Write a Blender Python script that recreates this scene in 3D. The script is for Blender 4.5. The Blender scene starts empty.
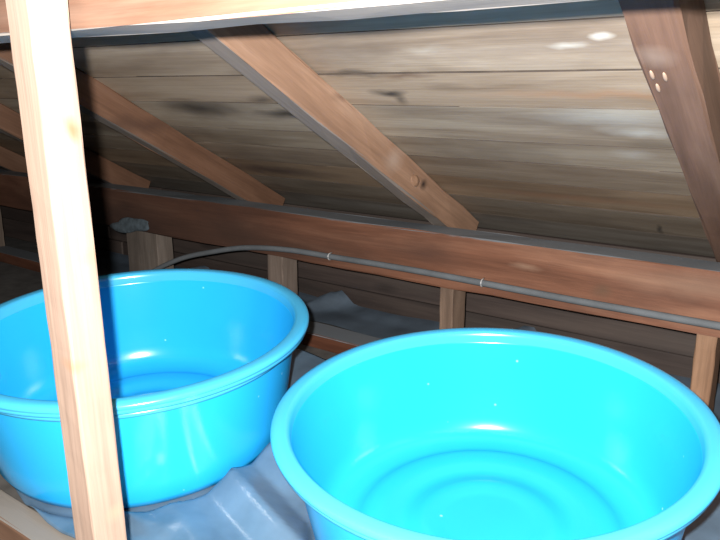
import bpy, bmesh, math, random
from mathutils import Vector, Matrix

random.seed(7)
S = bpy.context.scene
COL = S.collection

# ------------------------------------------------------------------ camera, light, exposure
CAMZ = 0.76                                   # eye height above the attic floor datum
F = 710.0                                     # focal length in pixels of a 720 px wide frame
PITCH, HEAD = math.radians(14.4), math.radians(36.4)
cam = bpy.data.cameras.new('camera')
cam.sensor_width = 36.0
cam.lens = F / 720.0 * 36.0
cam.clip_start = 0.01
camo = bpy.data.objects.new('camera', cam)
camo.location = (0, 0, CAMZ)
camo.rotation_euler = (math.pi / 2 - PITCH, 0, HEAD)
COL.objects.link(camo)
S.camera = camo

world = bpy.data.worlds.new('attic_gloom')
S.world = world
world.use_nodes = True
bg = world.node_tree.nodes['Background']
bg.inputs['Color'].default_value = (0.55, 0.65, 0.85, 1)
bg.inputs['Strength'].default_value = 0.006

# the camera's own flash, a few centimetres up and left of the lens
fl = bpy.data.lights.new('camera_flash', 'POINT')
fl.energy = 205
fl.shadow_soft_size = 0.008
fl.color = (1.0, 0.97, 0.93)
flo = bpy.data.objects.new('camera_flash', fl)
RIGHT = Vector((math.cos(HEAD), math.sin(HEAD), 0))
FWD = Vector((-math.sin(HEAD), math.cos(HEAD), 0))
flo.location = Vector((0, 0, CAMZ)) - RIGHT * 0.028 + Vector((0, 0, 0.027))
COL.objects.link(flo)

S.view_settings.view_transform = 'Standard'
S.view_settings.look = 'None'
S.view_settings.gamma = 1.0
S.view_settings.use_curve_mapping = False
S.view_settings.exposure = 0.0

# ------------------------------------------------------------------ pixel -> place
SLOPE = 0.553                                 # roof pitch, 29 degrees
ANG = math.atan(SLOPE)
ROOF0 = CAMZ + 0.62                           # underside of roof boards at y = 0
RAFT0 = CAMZ + 0.531                          # underside of rafters at y = 0
RDEPTH = (ROOF0 - RAFT0) * math.cos(ANG)


def ray(px, py):
    u, v = px - 360.0, 270.0 - py
    up = v * math.cos(PITCH) - F * math.sin(PITCH)
    fw = F * math.cos(PITCH) + v * math.sin(PITCH)
    return RIGHT * u + FWD * fw + Vector((0, 0, up))


def on_roof(px, py, z0=ROOF0):
    d = ray(px, py)
    s = (z0 - CAMZ) / (d.z + SLOPE * d.y)
    return Vector((0, 0, CAMZ)) + d * s


def on_y(px, py, y):
    d = ray(px, py)
    return Vector((0, 0, CAMZ)) + d * (y / d.y)


def on_x(px, py, x):
    d = ray(px, py)
    return Vector((0, 0, CAMZ)) + d * (x / d.x)


def on_z(px, py, z):
    d = ray(px, py)
    return Vector((0, 0, CAMZ)) + d * ((z - CAMZ) / d.z)


# ------------------------------------------------------------------ materials
def nd(nt, typ, **kw):
    n = nt.nodes.new(typ)
    for k, v in kw.items():
        if k.startswith('i_'):
            n.inputs[k[2:].replace('_', ' ')].default_value = v
        else:
            setattr(n, k, v)
    return n


def mixrgb(nt, fac, a, b, blend='MIX'):
    n = nt.nodes.new('ShaderNodeMix')
    n.data_type = 'RGBA'
    n.blend_type = blend
    for sock, val in ((n.inputs[0], fac), (n.inputs[6], a), (n.inputs[7], b)):
        if hasattr(val, 'links') or isinstance(val, bpy.types.NodeSocket):
            nt.links.new(val, sock)
        elif isinstance(val, (int, float)):
            sock.default_value = val
        else:
            sock.default_value = (*val, 1)
    return n.outputs[2]


def ramp(nt, src, stops):
    r = nt.nodes.new('ShaderNodeValToRGB')
    el = r.color_ramp.elements
    while len(el) < len(stops):
        el.new(0.5)
    for e, (p, c) in zip(el, stops):
        e.position = p
        e.color = (*c, 1) if not isinstance(c, (int, float)) else (c, c, c, 1)
    nt.links.new(src, r.inputs[0])
    return r.outputs[0]


def wood(name, dark, mid, light, axis=0, dirt=0.5, dirtcol=(0.05, 0.045, 0.04), knots=0.6,
         rough=0.7, dust=None, stains_shading=(), bump=0.25, spec=0.3, tint=True, gscale=1.0, fine_k=0.6, under=None):
    m = bpy.data.materials.new(name)
    m.use_nodes = True
    nt = m.node_tree
    L = nt.links.new
    bs = nt.nodes['Principled BSDF']
    tc = nd(nt, 'ShaderNodeTexCoord')
    oi = nd(nt, 'ShaderNodeObjectInfo')
    off = nd(nt, 'ShaderNodeVectorMath', operation='SCALE')
    off.inputs[0].default_value = (13.1, 7.7, 5.3)
    L(oi.outputs['Random'], off.inputs['Scale'])
    add = nd(nt, 'ShaderNodeVectorMath', operation='ADD')
    L(tc.outputs['Object'], add.inputs[0])
    L(off.outputs[0], add.inputs[1])

    def mp(along, across):
        n = nd(nt, 'ShaderNodeMapping')
        s = [across] * 3
        s[axis] = along
        n.inputs['Scale'].default_value = s
        L(add.outputs[0], n.inputs['Vector'])
        return n.outputs[0]
    band = nd(nt, 'ShaderNodeTexNoise', i_Scale=1.0, i_Detail=5.0, i_Roughness=0.6, i_Distortion=0.5)
    L(mp(1.6 * gscale, 15 * gscale), band.inputs['Vector'])
    col = ramp(nt, band.outputs['Fac'], [(0.3, dark), (0.5, mid), (0.68, light)])
    fine = nd(nt, 'ShaderNodeTexNoise', i_Scale=1.0, i_Detail=3.0, i_Roughness=0.7)
    L(mp(5 * gscale, 190 * gscale), fine.inputs['Vector'])
    fr = ramp(nt, fine.outputs['Fac'], [(0.3, 0.66), (0.62, 1.0)])
    col = mixrgb(nt, fine_k, col, fr, 'MULTIPLY')
    if knots:
        v = nd(nt, 'ShaderNodeTexVoronoi', i_Scale=1.0)
        L(mp(2.6, 7.5), v.inputs['Vector'])
        kd = nd(nt, 'ShaderNodeMath', operation='MULTIPLY_ADD')
        L(band.outputs['Fac'], kd.inputs[0])
        kd.inputs[1].default_value = 0.10
        L(v.outputs['Distance'], kd.inputs[2])
        kr = ramp(nt, kd.outputs[0], [(0.10, 1.0), (0.15, 0.6), (0.22, 0.0)])
        kf = nd(nt, 'ShaderNodeMath', operation='MULTIPLY')
        L(kr, kf.inputs[0])
        kf.inputs[1].default_value = knots
        col = mixrgb(nt, kf.outputs[0], col, tuple(c * 0.35 for c in dark))
    if dirt:
        d = nd(nt, 'ShaderNodeTexNoise', i_Scale=1.0, i_Detail=4.0, i_Roughness=0.6)
        L(mp(2.2, 6.0), d.inputs['Vector'])
        df = ramp(nt, d.outputs['Fac'], [(0.47, 0.0), (0.72, dirt)])
        col = mixrgb(nt, df, col, dirtcol)
    if tint:
        col = mixrgb(nt, 1.0, col, oi.outputs['Color'], 'MULTIPLY')
    geo = nd(nt, 'ShaderNodeNewGeometry')
    if stains_shading:
        dn = nd(nt, 'ShaderNodeTexNoise', i_Scale=14.0, i_Detail=3.0)
        L(geo.outputs['Position'], dn.inputs['Vector'])
        dm = nd(nt, 'ShaderNodeVectorMath', operation='MULTIPLY_ADD')
        L(dn.outputs['Color'], dm.inputs[0])
        dm.inputs[1].default_value = (0.035, 0.035, 0.035)
        L(geo.outputs['Position'], dm.inputs[2])
        for c, rad, sc, st in stains_shading:
            sb = nd(nt, 'ShaderNodeVectorMath', operation='SUBTRACT')
            L(dm.outputs[0], sb.inputs[0])
            sb.inputs[1].default_value = [q + 0.0175 for q in c]
            dv = nd(nt, 'ShaderNodeVectorMath', operation='DIVIDE')
            L(sb.outputs[0], dv.inputs[0])
            dv.inputs[1].default_value = rad
            ln = nd(nt, 'ShaderNodeVectorMath', operation='LENGTH')
            L(dv.outputs[0], ln.inputs[0])
            f = ramp(nt, ln.outputs['Value'], [(0.12, st), (1.0, 0.0)])
            col = mixrgb(nt, f, col, sc)
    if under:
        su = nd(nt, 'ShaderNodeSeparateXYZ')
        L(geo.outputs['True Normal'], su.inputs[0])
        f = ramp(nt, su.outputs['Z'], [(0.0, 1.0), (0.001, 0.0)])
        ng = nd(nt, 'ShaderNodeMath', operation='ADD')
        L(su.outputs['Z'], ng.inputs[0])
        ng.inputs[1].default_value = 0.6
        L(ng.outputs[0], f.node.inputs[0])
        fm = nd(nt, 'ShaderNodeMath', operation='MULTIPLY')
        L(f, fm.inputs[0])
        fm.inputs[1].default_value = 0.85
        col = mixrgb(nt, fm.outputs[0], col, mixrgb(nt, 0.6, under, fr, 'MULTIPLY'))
    if dust:
        sx = nd(nt, 'ShaderNodeSeparateXYZ')
        L(geo.outputs['True Normal'], sx.inputs[0])
        du = nd(nt, 'ShaderNodeTexNoise', i_Scale=18.0, i_Detail=3.0)
        L(tc.outputs['Object'], du.inputs['Vector'])
        mu = nd(nt, 'ShaderNodeMath', operation='MULTIPLY_ADD')
        L(du.outputs['Fac'], mu.inputs[0])
        mu.inputs[1].default_value = 0.5
        L(sx.outputs['Z'], mu.inputs[2])
        f = ramp(nt, mu.outputs[0], [(0.85, 0.0), (1.0, 0.92)])
        col = mixrgb(nt, f, col, dust)
    L(col, bs.inputs['Base Color'])
    bs.inputs['Roughness'].default_value = rough
    bs.inputs['Specular IOR Level'].default_value = spec
    bu = nd(nt, 'ShaderNodeBump', i_Strength=bump, i_Distance=0.002)
    L(fine.outputs['Fac'], bu.inputs['Height'])
    L(bu.outputs[0], bs.inputs['Normal'])
    return m


def plain(name, col, rough=0.5, spec=0.5, noise=0.0, nscale=20.0, bump=0.0, specks=None):
    m = bpy.data.materials.new(name)
    m.use_nodes = True
    nt = m.node_tree
    bs = nt.nodes['Principled BSDF']
    tc = nd(nt, 'ShaderNodeTexCoord')
    n = nd(nt, 'ShaderNodeTexNoise', i_Scale=nscale, i_Detail=4.0)
    nt.links.new(tc.outputs['Object'], n.inputs['Vector'])
    lo = tuple(max(0, c * (1 - noise)) for c in col)
    hi = tuple(min(1, c * (1 + noise)) for c in col)
    c = ramp(nt, n.outputs['Fac'], [(0.3, lo), (0.7, hi)])
    if specks:
        v = nd(nt, 'ShaderNodeTexVoronoi', i_Scale=14.0)
        nt.links.new(tc.outputs['Object'], v.inputs['Vector'])
        f = ramp(nt, v.outputs['Distance'], [(0.02, 0.7), (0.04, 0.0)])
        c = mixrgb(nt, f, c, specks)
    nt.links.new(c, bs.inputs['Base Color'])
    bs.inputs['Roughness'].default_value = rough
    bs.inputs['Specular IOR Level'].default_value = spec
    if bump:
        b = nd(nt, 'ShaderNodeBump', i_Strength=bump, i_Distance=0.003)
        nt.links.new(n.outputs['Fac'], b.inputs['Height'])
        nt.links.new(b.outputs[0], bs.inputs['Normal'])
    return m


def rs(px, py, rx, ry, col, st):
    """a stain or painted light patch on the roof boards at a pixel, radii in metres along and across the boards"""
    return (on_roof(px, py), (rx, ry, 0.25), col, st)


BLACK = (0.03, 0.028, 0.026)
roof_stains_shading = [
    rs(290, 114, 0.13, 0.022, BLACK, 0.85),
    rs(262, 100, 0.05, 0.02, BLACK, 0.6),
    rs(197, 108, 0.16, 0.045, BLACK, 0.75),
    rs(388, 92, 0.05, 0.014, BLACK, 0.9),
    rs(400, 98, 0.02, 0.03, BLACK, 0.6),
    rs(350, 74, 0.10, 0.012, BLACK, 0.6),
    rs(405, 76, 0.07, 0.010, (0.10, 0.05, 0.03), 0.6),
    rs(272, 170, 0.30, 0.035, (0.06, 0.04, 0.035), 0.75),
    rs(600, 36, 0.020, 0.013, (0.80, 0.79, 0.73), 0.7),  # this and the next: resin patches, specular shine painted into the colour
    rs(568, 46, 0.035, 0.010, (0.7, 0.69, 0.63), 0.5),
    rs(425, 50, 0.05, 0.012, (0.6, 0.58, 0.52), 0.25),
    rs(610, 118, 0.16, 0.035, (0.62, 0.64, 0.60), 0.3),  # this and the next: reflecting board section, its sheen painted as pale colour
    rs(640, 132, 0.08, 0.02, (0.68, 0.70, 0.66), 0.35),
    rs(610, 95, 0.30, 0.016, (0.36, 0.20, 0.11), 0.55),
    rs(560, 197, 0.35, 0.022, (0.22, 0.12, 0.07), 0.55),
    rs(660, 230, 0.010, 0.04, BLACK, 0.8),
    rs(632, 155, 0.05, 0.018, (0.55, 0.56, 0.54), 0.2),
    rs(130, 190, 0.5, 0.06, BLACK, 0.45),  # left boards darkened in colour to deepen the flash fall-off
]
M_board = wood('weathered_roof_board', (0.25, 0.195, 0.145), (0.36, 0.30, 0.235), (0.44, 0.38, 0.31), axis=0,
               dirt=0.62, dirtcol=(0.13, 0.10, 0.08), knots=0.4, fine_k=0.45, rough=0.6, stains_shading=roof_stains_shading, bump=0.3)
M_board_edge = plain('dark_board_edge', (0.06, 0.045, 0.035), rough=0.9, noise=0.4)  # dark side faces that make the board seams read dark
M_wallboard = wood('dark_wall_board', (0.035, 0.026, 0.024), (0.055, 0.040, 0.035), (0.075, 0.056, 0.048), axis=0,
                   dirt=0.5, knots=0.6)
rx0 = -0.891
raf_stains = [
    (on_x(394, 160, rx0), (0.06, 0.05, 0.035), (0.36, 0.28, 0.23), 0.55),
    (on_x(424, 186, rx0), (0.03, 0.024, 0.020), (0.02, 0.012, 0.01), 0.95),
    (on_x(415, 180, rx0), (0.03, 0.02, 0.018), (0.45, 0.27, 0.17), 0.6),
    (on_x(345, 98, rx0), (0.03, 0.06, 0.014), (0.12, 0.07, 0.05), 0.6),
    (on_x(140, 125, -1.62), (0.05, 0.20, 0.03), (0.06, 0.03, 0.02), 0.7),
    (on_roof(655, 58, RAFT0), (0.03, 0.03, 0.03), (0.25, 0.19, 0.155), 0.5),
]
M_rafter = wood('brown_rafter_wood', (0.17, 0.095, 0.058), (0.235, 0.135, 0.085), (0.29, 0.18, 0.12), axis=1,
                dirt=0.5, dirtcol=(0.10, 0.055, 0.035), knots=0.5, stains_shading=raf_stains, bump=0.2, under=(0.19, 0.172, 0.155))
M_rafter_brown = wood('dark_brown_rafter_wood', (0.10, 0.055, 0.036), (0.15, 0.085, 0.058), (0.19, 0.115, 0.08), axis=1,
                      dirt=0.5, dirtcol=(0.075, 0.045, 0.032), knots=0.4, stains_shading=raf_stains[5:], bump=0.2)
plate_stains_shading = [
    (on_y(120, 222, 1.5), (1.2, 0.3, 0.3), (0.035, 0.022, 0.018), 0.8),  # left end darkened by colour, standing in for flash fall-off
    (on_y(250, 240, 1.5), (0.5, 0.3, 0.06), (0.05, 0.028, 0.02), 0.6),  # more painted fall-off dimming on the left part of the beam
    (on_y(420, 252, 1.5), (0.16, 0.3, 0.03), (0.05, 0.026, 0.02), 0.5),
    (on_y(690, 285, 1.5), (0.20, 0.3, 0.035), (0.26, 0.17, 0.12), 0.3),
    (on_y(525, 268, 1.5), (0.05, 0.3, 0.012), (0.30, 0.2, 0.14), 0.4),
    (on_y(602, 292, 1.5), (0.03, 0.3, 0.02), (0.09, 0.05, 0.03), 0.7),
]
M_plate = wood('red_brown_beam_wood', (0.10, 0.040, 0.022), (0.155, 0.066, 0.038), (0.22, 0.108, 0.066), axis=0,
               dirt=0.6, dirtcol=(0.045, 0.022, 0.016), knots=0.4, dust=(0.15, 0.17, 0.19), stains_shading=plate_stains_shading)
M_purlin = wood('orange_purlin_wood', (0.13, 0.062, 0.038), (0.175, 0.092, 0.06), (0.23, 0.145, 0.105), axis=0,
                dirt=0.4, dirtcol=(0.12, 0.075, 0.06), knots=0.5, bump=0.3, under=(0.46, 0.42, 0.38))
pk = [
    (on_x(76, 130, -0.675), (0.03, 0.012, 0.016), (0.20, 0.09, 0.04), 0.9),
    (on_y(72, 366, 0.391), (0.03, 0.02, 0.012), (0.30, 0.16, 0.09), 0.75),
    (on_x(92, 258, -0.675), (0.02, 0.016, 0.014), (0.30, 0.17, 0.10), 0.5),
    (on_x(112, 515, -0.675), (0.02, 0.02, 0.012), (0.35, 0.22, 0.15), 0.6),
]
M_post = wood('pale_pine', (0.235, 0.16, 0.122), (0.29, 0.207, 0.162), (0.345, 0.255, 0.207), axis=2,
              dirt=0.12, dirtcol=(0.30, 0.18, 0.12), knots=0.0, stains_shading=pk, bump=0.15)
M_stud = wood('grey_pine_stud', (0.16, 0.12, 0.095), (0.25, 0.19, 0.15), (0.34, 0.27, 0.22), axis=2, dirt=0.4, knots=0.3)
M_sole = wood('pale_floor_timber', (0.12, 0.065, 0.04), (0.17, 0.095, 0.06), (0.22, 0.13, 0.085), axis=0, dirt=0.3,
              knots=0.4, dust=(0.19, 0.175, 0.155))
M_joist = wood('joist_wood', (0.16, 0.10, 0.07), (0.24, 0.16, 0.11), (0.32, 0.22, 0.16), axis=1, dirt=0.5, knots=0.4)
M_tub = plain('blue_polythene', (0.016, 0.37, 0.78), rough=0.20, spec=0.5, noise=0.03, nscale=6, specks=(0.3, 0.75, 0.9))
M_rim = plain('blue_polythene_rim', (0.050, 0.39, 0.68), rough=0.20, spec=0.5, noise=0.03, nscale=6)
M_sheet = plain('blue_grey_plastic_sheet', (0.080, 0.130, 0.185), rough=0.25, spec=0.7, noise=0.25, nscale=11, bump=0.6)
M_sheet2 = plain('dusty_plastic_sheet', (0.070, 0.095, 0.125), rough=0.6, spec=0.5, noise=0.3, nscale=9, bump=0.1)
M_cable = plain('grey_cable_sheath', (0.10, 0.11, 0.12), rough=0.85, spec=0.2, noise=0.15)
M_metal = plain('dull_zinc', (0.35, 0.35, 0.35), rough=0.35, spec=0.8)
M_pale = plain('bare_wood_gouge', (0.30, 0.21, 0.155), rough=0.7, noise=0.1)
M_floor = plain('dusty_ceiling_lining', (0.08, 0.075, 0.07), rough=0.95, noise=0.3, bump=0.2)
M_lint = plain('blue_grey_lint', (0.06, 0.08, 0.095), rough=0.95, noise=0.35, nscale=60, bump=0.6)


# ------------------------------------------------------------------ builders
def obj(name, mesh, mat, parent=None, smooth=False):
    if isinstance(mesh, bmesh.types.BMesh):
        me = bpy.data.meshes.new(name)
        mesh.to_mesh(me)
        mesh.free()
    else:
        me = mesh
    if not me.materials:
        me.materials.append(mat)
    if smooth:
        for p in me.polygons:
            p.use_smooth = True
    o = bpy.data.objects.new(name, me)
    COL.objects.link(o)
    if parent:
        o.parent = parent
    return o


def empty(name, loc=(0, 0, 0)):
    e = bpy.data.objects.new(name, None)
    e.location = loc
    e.empty_display_size = 0.05
    COL.objects.link(e)
    return e


def tag(o, label, cat, group=None):
    o['label'] = label
    o['category'] = cat
    if group:
        o['group'] = group
    return o


def struct(o, label=None):
    o['kind'] = 'structure'
    if label:
        o['label'] = label
    return o


def timber(lo, hi, axis, cuts=10, jit=0.0015, bev=0.003, end_taper=0.0):
    """a sawn timber: bevelled box with a slightly uneven surface along its length"""
    bm = bmesh.new()
    bmesh.ops.create_cube(bm, size=1.0)
    lo, hi = Vector(lo), Vector(hi)
    for v in bm.verts:
        v.co = Vector([lo[i] + (v.co[i] + 0.5) * (hi[i] - lo[i]) for i in range(3)])
    bmesh.ops.bevel(bm, geom=list(bm.edges), offset=bev, segments=2, profile=0.5, affect='EDGES')
    long_e = [e for e in bm.edges if abs((e.verts[0].co - e.verts[1].co)[axis]) > 0.6 * (hi[axis] - lo[axis])]
    bmesh.ops.subdivide_edges(bm, edges=long_e, cuts=cuts, use_grid_fill=False)
    for v in bm.verts:
        for i in range(3):
            if i != axis:
                v.co[i] += random.uniform(-jit, jit)
    return bm


def tube(pts, r, seg=10):
    bm = bmesh.new()
    rings = []
    n = len(pts)
    for i, p in enumerate(pts):
        t = (pts[min(i + 1, n - 1)] - pts[max(i - 1, 0)]).normalized()
        a = t.cross(Vector((0, 0, 1)))
        a = a.normalized() if a.length > 1e-4 else Vector((1, 0, 0))
        b = t.cross(a)
        rings.append([bm.verts.new(p + (a * math.cos(k * 2 * math.pi / seg) + b * math.sin(k * 2 * math.pi / seg)) * r)
                      for k in range(seg)])
    for i in range(n - 1):
        for k in range(seg):
            bm.faces.new((rings[i][k], rings[i][(k + 1) % seg], rings[i + 1][(k + 1) % seg], rings[i + 1][k]))
    bm.faces.new(rings[0])
    bm.faces.new(list(reversed(rings[-1])))
    bmesh.ops.recalc_face_normals(bm, faces=bm.faces)
    return bm


def catmull(pts, n=8):
    P = [pts[0]] + list(pts) + [pts[-1]]
    out = []
    for i in range(1, len(P) - 2):
        for k in range(n):
            t = k / n
            a, b, c, d = P[i - 1], P[i], P[i + 1], P[i + 2]
            out.append(0.5 * ((2 * b) + (c - a) * t + (2 * a - 5 * b + 4 * c - d) * t * t + (3 * b - a - 3 * c + d) * t ** 3))
    out.append(pts[-1])
    return out


def lathe(profile, seg=112, closed=False):
    bm = bmesh.new()
    rings = []
    for r, z in profile:
        if r < 1e-5:
            rings.append([bm.verts.new((0, 0, z))])
        else:
            rings.append([bm.verts.new((r * math.cos(2 * math.pi * k / seg), r * math.sin(2 * math.pi * k / seg), z))
                          for k in range(seg)])
    m = len(rings)
    for i in range(m if closed else m - 1):
        A, B = rings[i], rings[(i + 1) % m]
        for k in range(seg):
            k2 = (k + 1) % seg
            if len(A) == 1:
                bm.faces.new((A[0], B[k2], B[k]))
            elif len(B) == 1:
                bm.faces.new((A[k], A[k2], B[0]))
            else:
                bm.faces.new((A[k], A[k2], B[k2], B[k]))
    bmesh.ops.recalc_face_normals(bm, faces=bm.faces)
    return bm


# ------------------------------------------------------------------ setting: floor, roof, walls
XL, XR = -5.4, 1.6
FZ = 0.02
bm = timber((XL, -1.2, -0.03), (XR, 1.82, FZ), 0, cuts=4, jit=0)
struct(obj('floor', bm, M_floor), 'dark dusty ceiling lining seen from the attic')

roof = struct(empty('ceiling', (0, 0, 0)), 'sloping underside of the roof made of weathered boards')
edges = [-0.86, -0.74, -0.62, -0.50, -0.38, -0.26, -0.14, -0.02, 0.10, 0.21, 0.32, 0.43, 0.54, 0.645, 0.75, 0.857, 0.965, 1.077,
         1.181, 1.306, 1.393, 1.49, 1.602, 1.715, 1.84]
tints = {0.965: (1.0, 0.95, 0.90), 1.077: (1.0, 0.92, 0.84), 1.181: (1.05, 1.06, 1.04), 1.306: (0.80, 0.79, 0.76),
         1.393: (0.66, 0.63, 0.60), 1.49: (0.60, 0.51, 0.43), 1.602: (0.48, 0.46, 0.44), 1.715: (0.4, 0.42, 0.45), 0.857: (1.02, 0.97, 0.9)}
raf_x = [0.53, -0.197, -0.891, -1.615, -2.33, -3.04, -3.75, -4.46, -5.17]      # the +x faces
RW = 0.058
for i in range(len(edges) - 1):
    y0, y1 = edges[i], edges[i + 1]
    w = (y1 - y0) / math.cos(ANG)
    cuts_x = [XR, XL]
    for c in random.sample(range(1, 8), 2):
        cuts_x.append(raf_x[c] - RW / 2)
    if abs(y0 - 0.965) < 1e-6 or abs(y0 - 0.857) < 1e-6:
        cuts_x = [XR, -1.615 - RW / 2, XL] if y0 < 0.9 else [XR, -2.33 - RW / 2, XL]
    cuts_x = sorted(set(cuts_x))
    for a, b in zip(cuts_x[:-1], cuts_x[1:]):
        th = 0.019
        lift = random.uniform(0.0, 0.0012)
        L_ = b - a - 0.003
        bm = timber((-L_ / 2, 0.0009, lift), (L_ / 2, w - 0.0009, lift + th), 0, cuts=12, jit=0.0005, bev=0.0007)
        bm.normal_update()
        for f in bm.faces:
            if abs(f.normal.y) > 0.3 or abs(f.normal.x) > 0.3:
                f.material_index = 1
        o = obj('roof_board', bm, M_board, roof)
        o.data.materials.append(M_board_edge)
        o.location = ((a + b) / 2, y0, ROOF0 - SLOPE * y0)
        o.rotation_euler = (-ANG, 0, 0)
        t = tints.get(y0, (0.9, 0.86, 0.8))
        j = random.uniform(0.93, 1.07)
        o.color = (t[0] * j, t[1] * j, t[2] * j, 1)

wall = struct(empty('wall_back', (0, 0, 0)), 'low wall of dark horizontal boards under the eaves')
zs = [FZ, 0.12, 0.215, 0.30, 0.375]
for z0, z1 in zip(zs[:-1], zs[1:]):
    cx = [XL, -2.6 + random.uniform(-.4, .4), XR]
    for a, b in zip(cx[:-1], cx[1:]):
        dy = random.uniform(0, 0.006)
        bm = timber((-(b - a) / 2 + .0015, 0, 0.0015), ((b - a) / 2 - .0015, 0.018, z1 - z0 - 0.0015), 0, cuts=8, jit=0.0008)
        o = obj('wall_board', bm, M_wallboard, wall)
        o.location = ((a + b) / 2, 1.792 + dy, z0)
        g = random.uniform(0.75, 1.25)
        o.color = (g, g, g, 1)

gable = struct(empty('wall_left', (0, 0, 0)), 'boarded gable end of the attic')
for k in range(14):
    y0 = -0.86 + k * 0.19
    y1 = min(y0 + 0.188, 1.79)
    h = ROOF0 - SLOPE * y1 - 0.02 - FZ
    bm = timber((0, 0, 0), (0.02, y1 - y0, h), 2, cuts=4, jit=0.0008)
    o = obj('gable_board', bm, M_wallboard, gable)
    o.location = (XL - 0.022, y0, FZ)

# ------------------------------------------------------------------ rafters
GR = 'rafters under the sloping roof boards'
raf_lab = {
    0.53: 'brown rafter beyond the right edge of the view',
    -0.197: 'dark brown rafter at the right with pale gouges, behind the nearer tub',
    -0.891: 'orange-brown rafter running down the middle of the roof with a dark knot hole',
    -1.615: 'brown rafter just right of the pale post, second from the middle',
    -2.33: 'dim rafter partly hidden by the pale post',
    -3.04: 'dim rafter left of the pale post at the picture edge',
}
ylow, yhigh = 1.785, -0.80
for k, x in enumerate(raf_x):
    r = empty('rafter', (x - RW / 2, yhigh, RAFT0 - SLOPE * yhigh))
    r.rotation_euler = (-ANG, 0, 0)
    Ls = (ylow - yhigh) / math.cos(ANG)
    rw = RW if x > -0.5 else 0.047
    bm = timber((RW / 2 - rw, 0, 0), (RW / 2, Ls - 0.06, RDEPTH - 0.0015), 1, cuts=26, jit=0.0022, bev=0.004)
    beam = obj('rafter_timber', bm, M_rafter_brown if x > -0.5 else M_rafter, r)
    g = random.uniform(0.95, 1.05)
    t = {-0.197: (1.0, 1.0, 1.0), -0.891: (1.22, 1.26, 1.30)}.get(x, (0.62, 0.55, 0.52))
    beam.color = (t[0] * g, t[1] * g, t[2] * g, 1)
    tag(r, raf_lab.get(x, 'far dim rafter at the dark left end, ' + {6: 'nearest of three', 7: 'middle of three', 8: 'beside the gable'}.get(k, '')), 'rafter', GR)
    if x == -0.197:
        bpy.context.view_layer.update()
        for (px, py) in ((658, 88), (665, 77), (652, 75)):
            p = on_roof(px, py, RAFT0)
            ch = bmesh.new()
            bmesh.ops.create_uvsphere(ch, u_segments=10, v_segments=6, radius=1.0)
            for v in ch.verts:
                v.co = Vector((v.co.x * 0.0026, v.co.y * 0.011, v.co.z * 0.0018))
            g_ = obj('gouge', ch, M_pale, r, True)
            g_.location = r.matrix_world.inverted() @ p
    if x == -0.891:
        bpy.context.view_layer.update()
        p = on_x(415, 181, x)
        ch = bmesh.new()
        bmesh.ops.create_uvsphere(ch, u_segments=12, v_segments=8, radius=1.0)
        for v in ch.verts:
            v.co = Vector((v.co.x * 0.004, v.co.y * 0.020, v.co.z * 0.014)) * random.uniform(0.85, 1.1)
        kk = obj('knot', ch, M_rafter, r, True)
        kk.location = r.matrix_world.inverted() @ p

# ------------------------------------------------------------------ purlin across the top and the post that carries it
PB, PT = CAMZ + 0.058, CAMZ + 0.235
pur = empty('purlin', (-1.9, 0.445, PB))
bm = timber((-3.4, 0, 0), (3.4, 0.082, PT - PB), 0, cuts=60, jit=0.0016, bev=0.004)
obj('purlin_timber', bm, M_purlin, pur)
tag(pur, 'thick orange-brown purlin crossing the top of the view under the rafters', 'beam')

post = empty('post', Vector((-0.70, 0.412, FZ)) + RIGHT * 0.011)
post.rotation_euler = Matrix.Rotation(math.radians(-0.85), 3, FWD).to_euler()      # leans a little
bm = timber((-0.0215, -0.0215, 0), (0.0215, 0.0215, 0.955), 2, cuts=30, jit=0.0004, bev=0.003)
obj('post_timber', bm, M_post, post)
tag(post, 'pale square pine post in front of the left tub', 'post')

sole = empty('floor_timber', (-1.9, 0.462, FZ))
bm = timber((-3.4, 0, 0), (3.4, 0.048, 0.0945 - FZ), 0, cuts=40, jit=0.001, bev=0.004)
obj('timber_body', bm, M_sole, sole)
tag(sole, 'pale dusty floor timber behind the foot of the pine post', 'beam')

# ------------------------------------------------------------------ stud wall: top plate, studs, bottom plate
TPB, TPT = CAMZ - 0.4845, CAMZ - 0.348
top = empty('wall_plate', (-1.9, 1.5, TPB))
bm = timber((-3.45, 0, 0), (3.45, 0.088, TPT - TPB), 0, cuts=60, jit=0.0015, bev=0.004)
obj('plate_timber', bm, M_plate, top)
tag(top, 'red-brown beam with a dusty top running behind the tubs under the rafters', 'beam')

BPT = CAMZ - 0.697
bot = empty('bottom_plate', (-1.9, 1.5, FZ))
bm = timber((-3.45, 0, 0), (3.45, 0.088, BPT - FZ), 0, cuts=40, jit=0.001, bev=0.003)
o = obj('plate_timber', bm, M_plate, bot)
o.color = (0.8, 0.7, 0.65, 1)
tag(bot, 'low reddish timber on the floor seen between the two tubs', 'beam')

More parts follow.
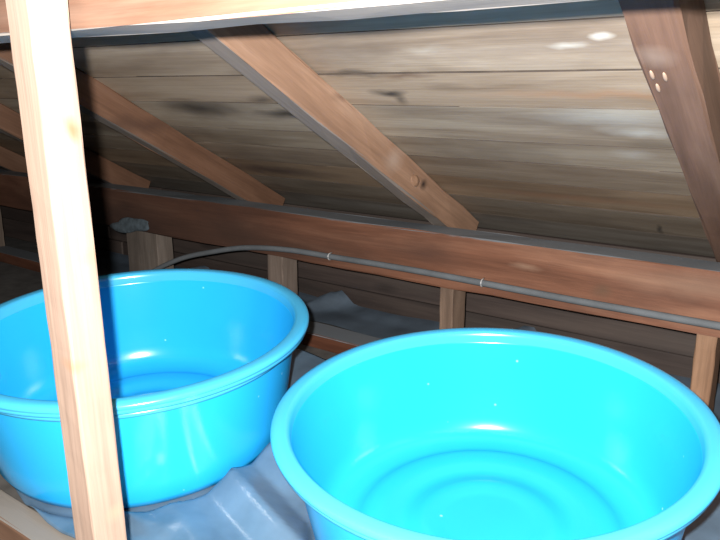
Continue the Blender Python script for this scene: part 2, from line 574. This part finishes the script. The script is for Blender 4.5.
stud_lab = {
    0: 'stud under the beam beyond the right edge of the view',
    1: 'tan stud at the right edge beside the nearer tub',
    2: 'two-toned stud rising behind the far rim of the nearer tub',
    3: 'pale stud behind the right rim of the left tub',
    4: 'wide pale grey stud just right of the pine post, behind the left tub',
    5: 'dim stud left of the pine post',
}
for k, (xr, wx) in enumerate([(0.37, 0.04), (-0.222, 0.04), (-0.827, 0.038), (-1.405, 0.062), (-1.99, 0.17), (-2.58, 0.06),
                              (-3.17, 0.05), (-3.76, 0.05)]):
    s = empty('stud', (xr, 1.515, BPT))
    bm = timber((-wx, 0, 0), (0, 0.068, TPB - BPT), 2, cuts=6, jit=0.0008, bev=0.003)
    o = obj('stud_timber', bm, M_stud, s)
    o.color = {1: (0.85, 0.62, 0.46, 1), 2: (0.75, 0.66, 0.6, 1), 3: (0.6, 0.6, 0.62, 1), 4: (0.62, 0.66, 0.7, 1)}.get(k, (0.7, 0.7, 0.7, 1))
    tag(s, stud_lab.get(k, 'far dim stud at the left end of the low wall' + (', the nearer one' if k == 6 else ', the last one')), 'stud', 'studs under the beam')

# ------------------------------------------------------------------ joists under the sheet
for k, x in enumerate((-1.36, -0.98, -0.60, -0.22, 0.16)):
    jn = empty('joist', (x, 0.53, FZ))
    bm = timber((-0.025, 0, 0), (0.025, 0.90, 0.045), 1, cuts=10, jit=0.0008)
    obj('joist_timber', bm, M_joist, jn)
    tag(jn, 'floor joist under the blue-grey sheet, ' + ('leftmost of five', 'second from the left', 'the middle one', 'second from the right', 'rightmost of five')[k], 'joist', 'joists under the sheet')

# ------------------------------------------------------------------ plastic sheet under the tubs
def tub_frame(lat, fwd, up, tl, tf, depth):
    """rim centre and normal in (right, forward, up) of the viewer -> base centre, normal"""
    n = (RIGHT * tl + FWD * tf + Vector((0, 0, 1))).normalized()
    c = RIGHT * lat + FWD * fwd + Vector((0, 0, CAMZ + up))
    return c - n * depth, n


LS = 1.04
LD, RD = 0.222, 0.206
TUB_L = tub_frame(-0.4013 * LS, 1.2010 * LS, -0.4031 * LS, -0.015, -0.068, LD)
TUB_R = tub_frame(0.1820, 0.9365, -0.4461, -0.048, -0.058, RD)
TUBS = [(TUB_L, 0.250 * LS), (TUB_R, 0.250)]
SZ = 0.1005


def sm(a, b, t):
    t = max(0.0, min(1.0, (t - a) / (b - a)))
    return t * t * (3 - 2 * t)


def ridge(x, y, p, q, h, w):
    p, q = Vector(p), Vector(q)
    d = q - p
    t = max(0, min(1, (Vector((x, y)) - p).dot(d) / d.length_squared))
    c = p + d * t
    e = (Vector((x, y)) - c).length
    return h * max(0.0, 1 - e / (1.7 * w)) * (0.35 + 0.65 * math.sin(math.pi * (0.15 + 0.7 * t)))


RIDGES = [((-0.90, 0.755), (-0.56, 0.655), 0.028, 0.027), ((-0.80, 0.92), (-0.70, 0.80), 0.022, 0.026),
          ((-0.84, 0.63), (-0.62, 0.55), 0.010, 0.022), ((-0.93, 0.56), (-0.80, 0.585), 0.008, 0.016),
          ((-0.80, 1.02), (-0.70, 1.30), 0.03, 0.04), ((0.02, 0.62), (0.22, 0.80), 0.02, 0.03),
          ((-0.02, 0.95), (0.10, 1.2), 0.02, 0.03), ((-1.50, 0.62), (-1.40, 0.80), 0.03, 0.04),
          ((-0.60, 1.22), (-0.2, 1.26), 0.015, 0.03)]


def sheet_z(x, y):
    z = 0.0
    for p, q, h, w in RIDGES:
        z += ridge(x, y, p, q, h, w)
    z += 0.006 + 0.006 * math.sin(7 * x + 3 * y) * math.sin(9 * y - 2 * x) + 0.0012 * math.sin(23 * x + 31 * y)
    for cx, cy, h, w in ((-0.775, 0.85, 0.040, 0.10), (-1.27, 0.60, 0.045, 0.10)):
        z += h * math.exp(-((x - cx) ** 2 + (y - cy) ** 2) / w ** 2)
    # slack front edge at the left, sagging off the floor timber and curling up at the end
    e = sm(0.60, 0.50, y)
    lf = sm(-0.86, -0.95, x)
    z += e * lf * (0.020 * math.cos((x + 1.12) * 18) + 0.012)
    z = SZ + max(0.0, z) + 0.02 * sm(0.55, 1.0, y)
    for (b, n), r0 in TUBS:
        r = math.hypot(x - b.x, y - b.y)
        pz = b.z - ((x - b.x) * n.x + (y - b.y) * n.y) / n.z - 0.004
        f = sm(r0 + 0.007, r0 + 0.026, r)
        z = pz + (z - pz) * f
    return max(z, 0.0965 if y < 0.515 else 0.084)


bm = bmesh.new()
NX, NY = 260, 120
X0, X1, Y1 = -1.55, 0.50, 1.24
grid = []
for i in range(NX + 1):
    x = X0 + (X1 - X0) * i / NX
    yf = 0.500 + 0.006 * math.sin(9 * x) + 0.030 * sm(-1.0, -1.22, x)
    row = []
    for j in range(NY + 1):
        t = j / NY
        y = yf + (Y1 + 0.015 * math.sin(9 * x) - yf) * t
        row.append(bm.verts.new((x, y, sheet_z(x, y))))
    grid.append(row)
for i in range(NX):
    for j in range(NY):
        bm.faces.new((grid[i][j], grid[i + 1][j], grid[i + 1][j + 1], grid[i][j + 1]))
sh = obj('plastic_sheet', bm, M_sheet, None, True)
sm_ = sh.modifiers.new('thickness', 'SOLIDIFY')
sm_.thickness = 0.0012
sm_.offset = 1.0
tag(sh, 'crumpled shiny blue-grey plastic sheet lying under the two tubs', 'sheet')

# second sheet tucked behind the bottom plate, with flaps turned up against the boards
bm = bmesh.new()
NX, NY = 150, 14
grid = []
flaps = [(on_y(322, 300, 1.74).x, 0.045), (on_y(508, 322, 1.74).x, 0.055), (-2.1, 0.03)]
for i in range(NX + 1):
    x = -2.9 + 3.6 * i / NX
    row = []
    for j in range(NY + 1):
        y = 1.592 + 0.19 * j / NY
        z = 0.060 + 0.003 * math.sin(9 * x + 20 * y) + 0.002 * math.sin(23 * x)
        z += 0.010 * sm(1.70, 1.78, y)
        for fx, fh in flaps:
            z += fh * math.exp(-((x - fx - (y - 1.70) * 0.6) / 0.035) ** 2) * sm(1.64, 1.75, y)
        row.append(bm.verts.new((x, y, z)))
    grid.append(row)
for i in range(NX):
    for j in range(NY):
        bm.faces.new((grid[i][j], grid[i + 1][j], grid[i + 1][j + 1], grid[i][j + 1]))
s2 = obj('plastic_sheet', bm, M_sheet2, None, True)
tag(s2, 'dull dusty dark sheet lying behind the studs under the beam', 'sheet')

# ------------------------------------------------------------------ tubs
RIMZ = 0.195


def make_tub(frame, label, k, depth, spin):
    base, n = frame
    t = empty('tub', base)
    t.rotation_euler = (Vector((0, 0, 1)).rotation_difference(n).to_matrix() @ Matrix.Rotation(spin, 3, 'Z')).to_euler()
    kz = depth / 0.195

    def sc(p):
        return [(r * k, z * kz) for r, z in p]
    prof = [(0, 0.008), (0.19, 0.008), (0.205, 0.006), (0.21, 0.0), (0.240, 0.0), (0.250, 0.004), (0.2565, 0.016),
            (0.262, 0.045), (0.270, 0.09), (0.278, 0.135), (0.2842, 0.169), (0.2852, 0.1745), (0.2855, 0.176), (0.2835, 0.1785), (0.2812, 0.1768), (0.2808, 0.1745), (0.2798, 0.169),
            (0.274, 0.135), (0.266, 0.09), (0.258, 0.048), (0.252, 0.030), (0.243, 0.019), (0.229, 0.0125), (0.212, 0.0105),
            (0.203, 0.0110), (0.195, 0.0150), (0.187, 0.0185), (0.178, 0.0195), (0.158, 0.0190), (0.148, 0.0165), (0.138, 0.0125), (0.128, 0.0115),
            (0.118, 0.0125), (0.106, 0.0165), (0.096, 0.0185), (0.084, 0.0180), (0.072, 0.0150), (0.06, 0.0138), (0, 0.0135)]
    obj('body', lathe(sc(prof)), M_tub, t, True)
    rim = [(0.2804, 0.171), (0.2815, 0.178), (0.2826, 0.1865), (0.2838, 0.1910), (0.2862, 0.1938), (0.290, 0.1950), (0.300, 0.1952), (0.3065, 0.1940),
           (0.3092, 0.1922), (0.3100, 0.1895), (0.3097, 0.1868), (0.3078, 0.1858), (0.3068, 0.1850), (0.3072, 0.1835), (0.3070, 0.1800),
           (0.3055, 0.1790), (0.3042, 0.180), (0.3035, 0.186), (0.300, 0.1890), (0.291, 0.1885), (0.2875, 0.185), (0.284, 0.172)]
    r = obj('rim', lathe(sc(rim), closed=True), M_rim, t, True)
    bead = [(0.2855, 0.164), (0.2890, 0.1645), (0.2900, 0.168), (0.2892, 0.1715), (0.2860, 0.172)]
    obj('bead', lathe(sc(bead), closed=True), M_rim, r, True)
    tag(t, label, 'tub', 'blue plastic tubs')
    return t


make_tub(TUB_L, 'round blue plastic tub partly hidden behind the pale post', LS, LD, 0.3)
make_tub(TUB_R, 'nearer bright turquoise-blue plastic tub at lower right', 1.0, RD, 1.1)

# ------------------------------------------------------------------ cable clipped along the beam
cb = empty('cable', (0, 0, 0))
zc = CAMZ - 0.4535
R = 0.0082
yc = 1.5 - R - 0.001
pts = [Vector((x, yc, zc + 0.003 * math.sin(5 * x))) for x in (1.5, 1.1, 0.7, 0.3, -0.1, -0.5, -0.9, -1.2, -1.36)]
pts += [Vector((-1.52, yc - 0.01, 0.292)), Vector((-1.66, yc - 0.02, 0.262)), Vector((-1.80, yc - 0.03, 0.222)),
        Vector((-1.93, yc - 0.05, 0.16)), Vector((-2.02, yc - 0.06, 0.09)), Vector((-2.10, yc - 0.06, 0.04)),
        Vector((-2.22, yc - 0.06, 0.028)), Vector((-2.6, yc - 0.04, 0.028))]
obj('sheath', tube(catmull(pts, 8), R), M_cable, cb, True)
for px, py in ((482, 293), (330, 259)):
    p = on_y(px, py, yc)
    z = zc + 0.003 * math.sin(5 * p.x)
    arc = [Vector((p.x, 1.4995, z - 0.010))] + [
        Vector((p.x, yc - math.cos(a) * (R + 0.001), z + math.sin(a) * (R + 0.001))) for a in [(-1.2 + 0.3 * i) for i in range(9)]
    ] + [Vector((p.x, 1.4995, z + 0.010))]
    obj('cable_clip', tube(arc, 0.0016, 8), M_metal, cb, True)
tag(cb, 'grey cable clipped along the bottom of the red-brown beam, drooping at the left', 'cable')

# tuft of grey lint caught on the beam beside the pine post
p = on_y(132, 225, 1.497)
bm = bmesh.new()
bmesh.ops.create_icosphere(bm, subdivisions=4, radius=1.0)
for v in bm.verts:
    n = v.co.copy()
    f = 1 + 0.12 * math.sin(5 * n.x + 3 * n.z) + random.uniform(-0.03, 0.03)
    v.co = Vector((n.x * 0.11 * f, n.y * 0.008 * f, n.z * 0.026 * f + 0.016 * n.x))
tf = obj('lint_tuft', bm, M_lint, None, True)
tf.location = (p.x, 1.492, p.z)
tag(tf, 'blue-grey tuft of lint on the beam just right of the post', 'lint')

# ------------------------------------------------------------------ a thing that is one piece of timber is that mesh itself
for e in [o for o in COL.objects if o.type == 'EMPTY' and o.get('kind') != 'structure' and len(o.children) == 1]:
    c = e.children[0]
    c.parent = None
    c.location = e.location
    c.rotation_euler = e.rotation_euler
    for k in ('label', 'category', 'group'):
        if k in e:
            c[k] = e[k]
    nm = e.name.split('.')[0]
    bpy.data.objects.remove(e)
    c.name = nm
    c.data.name = nm
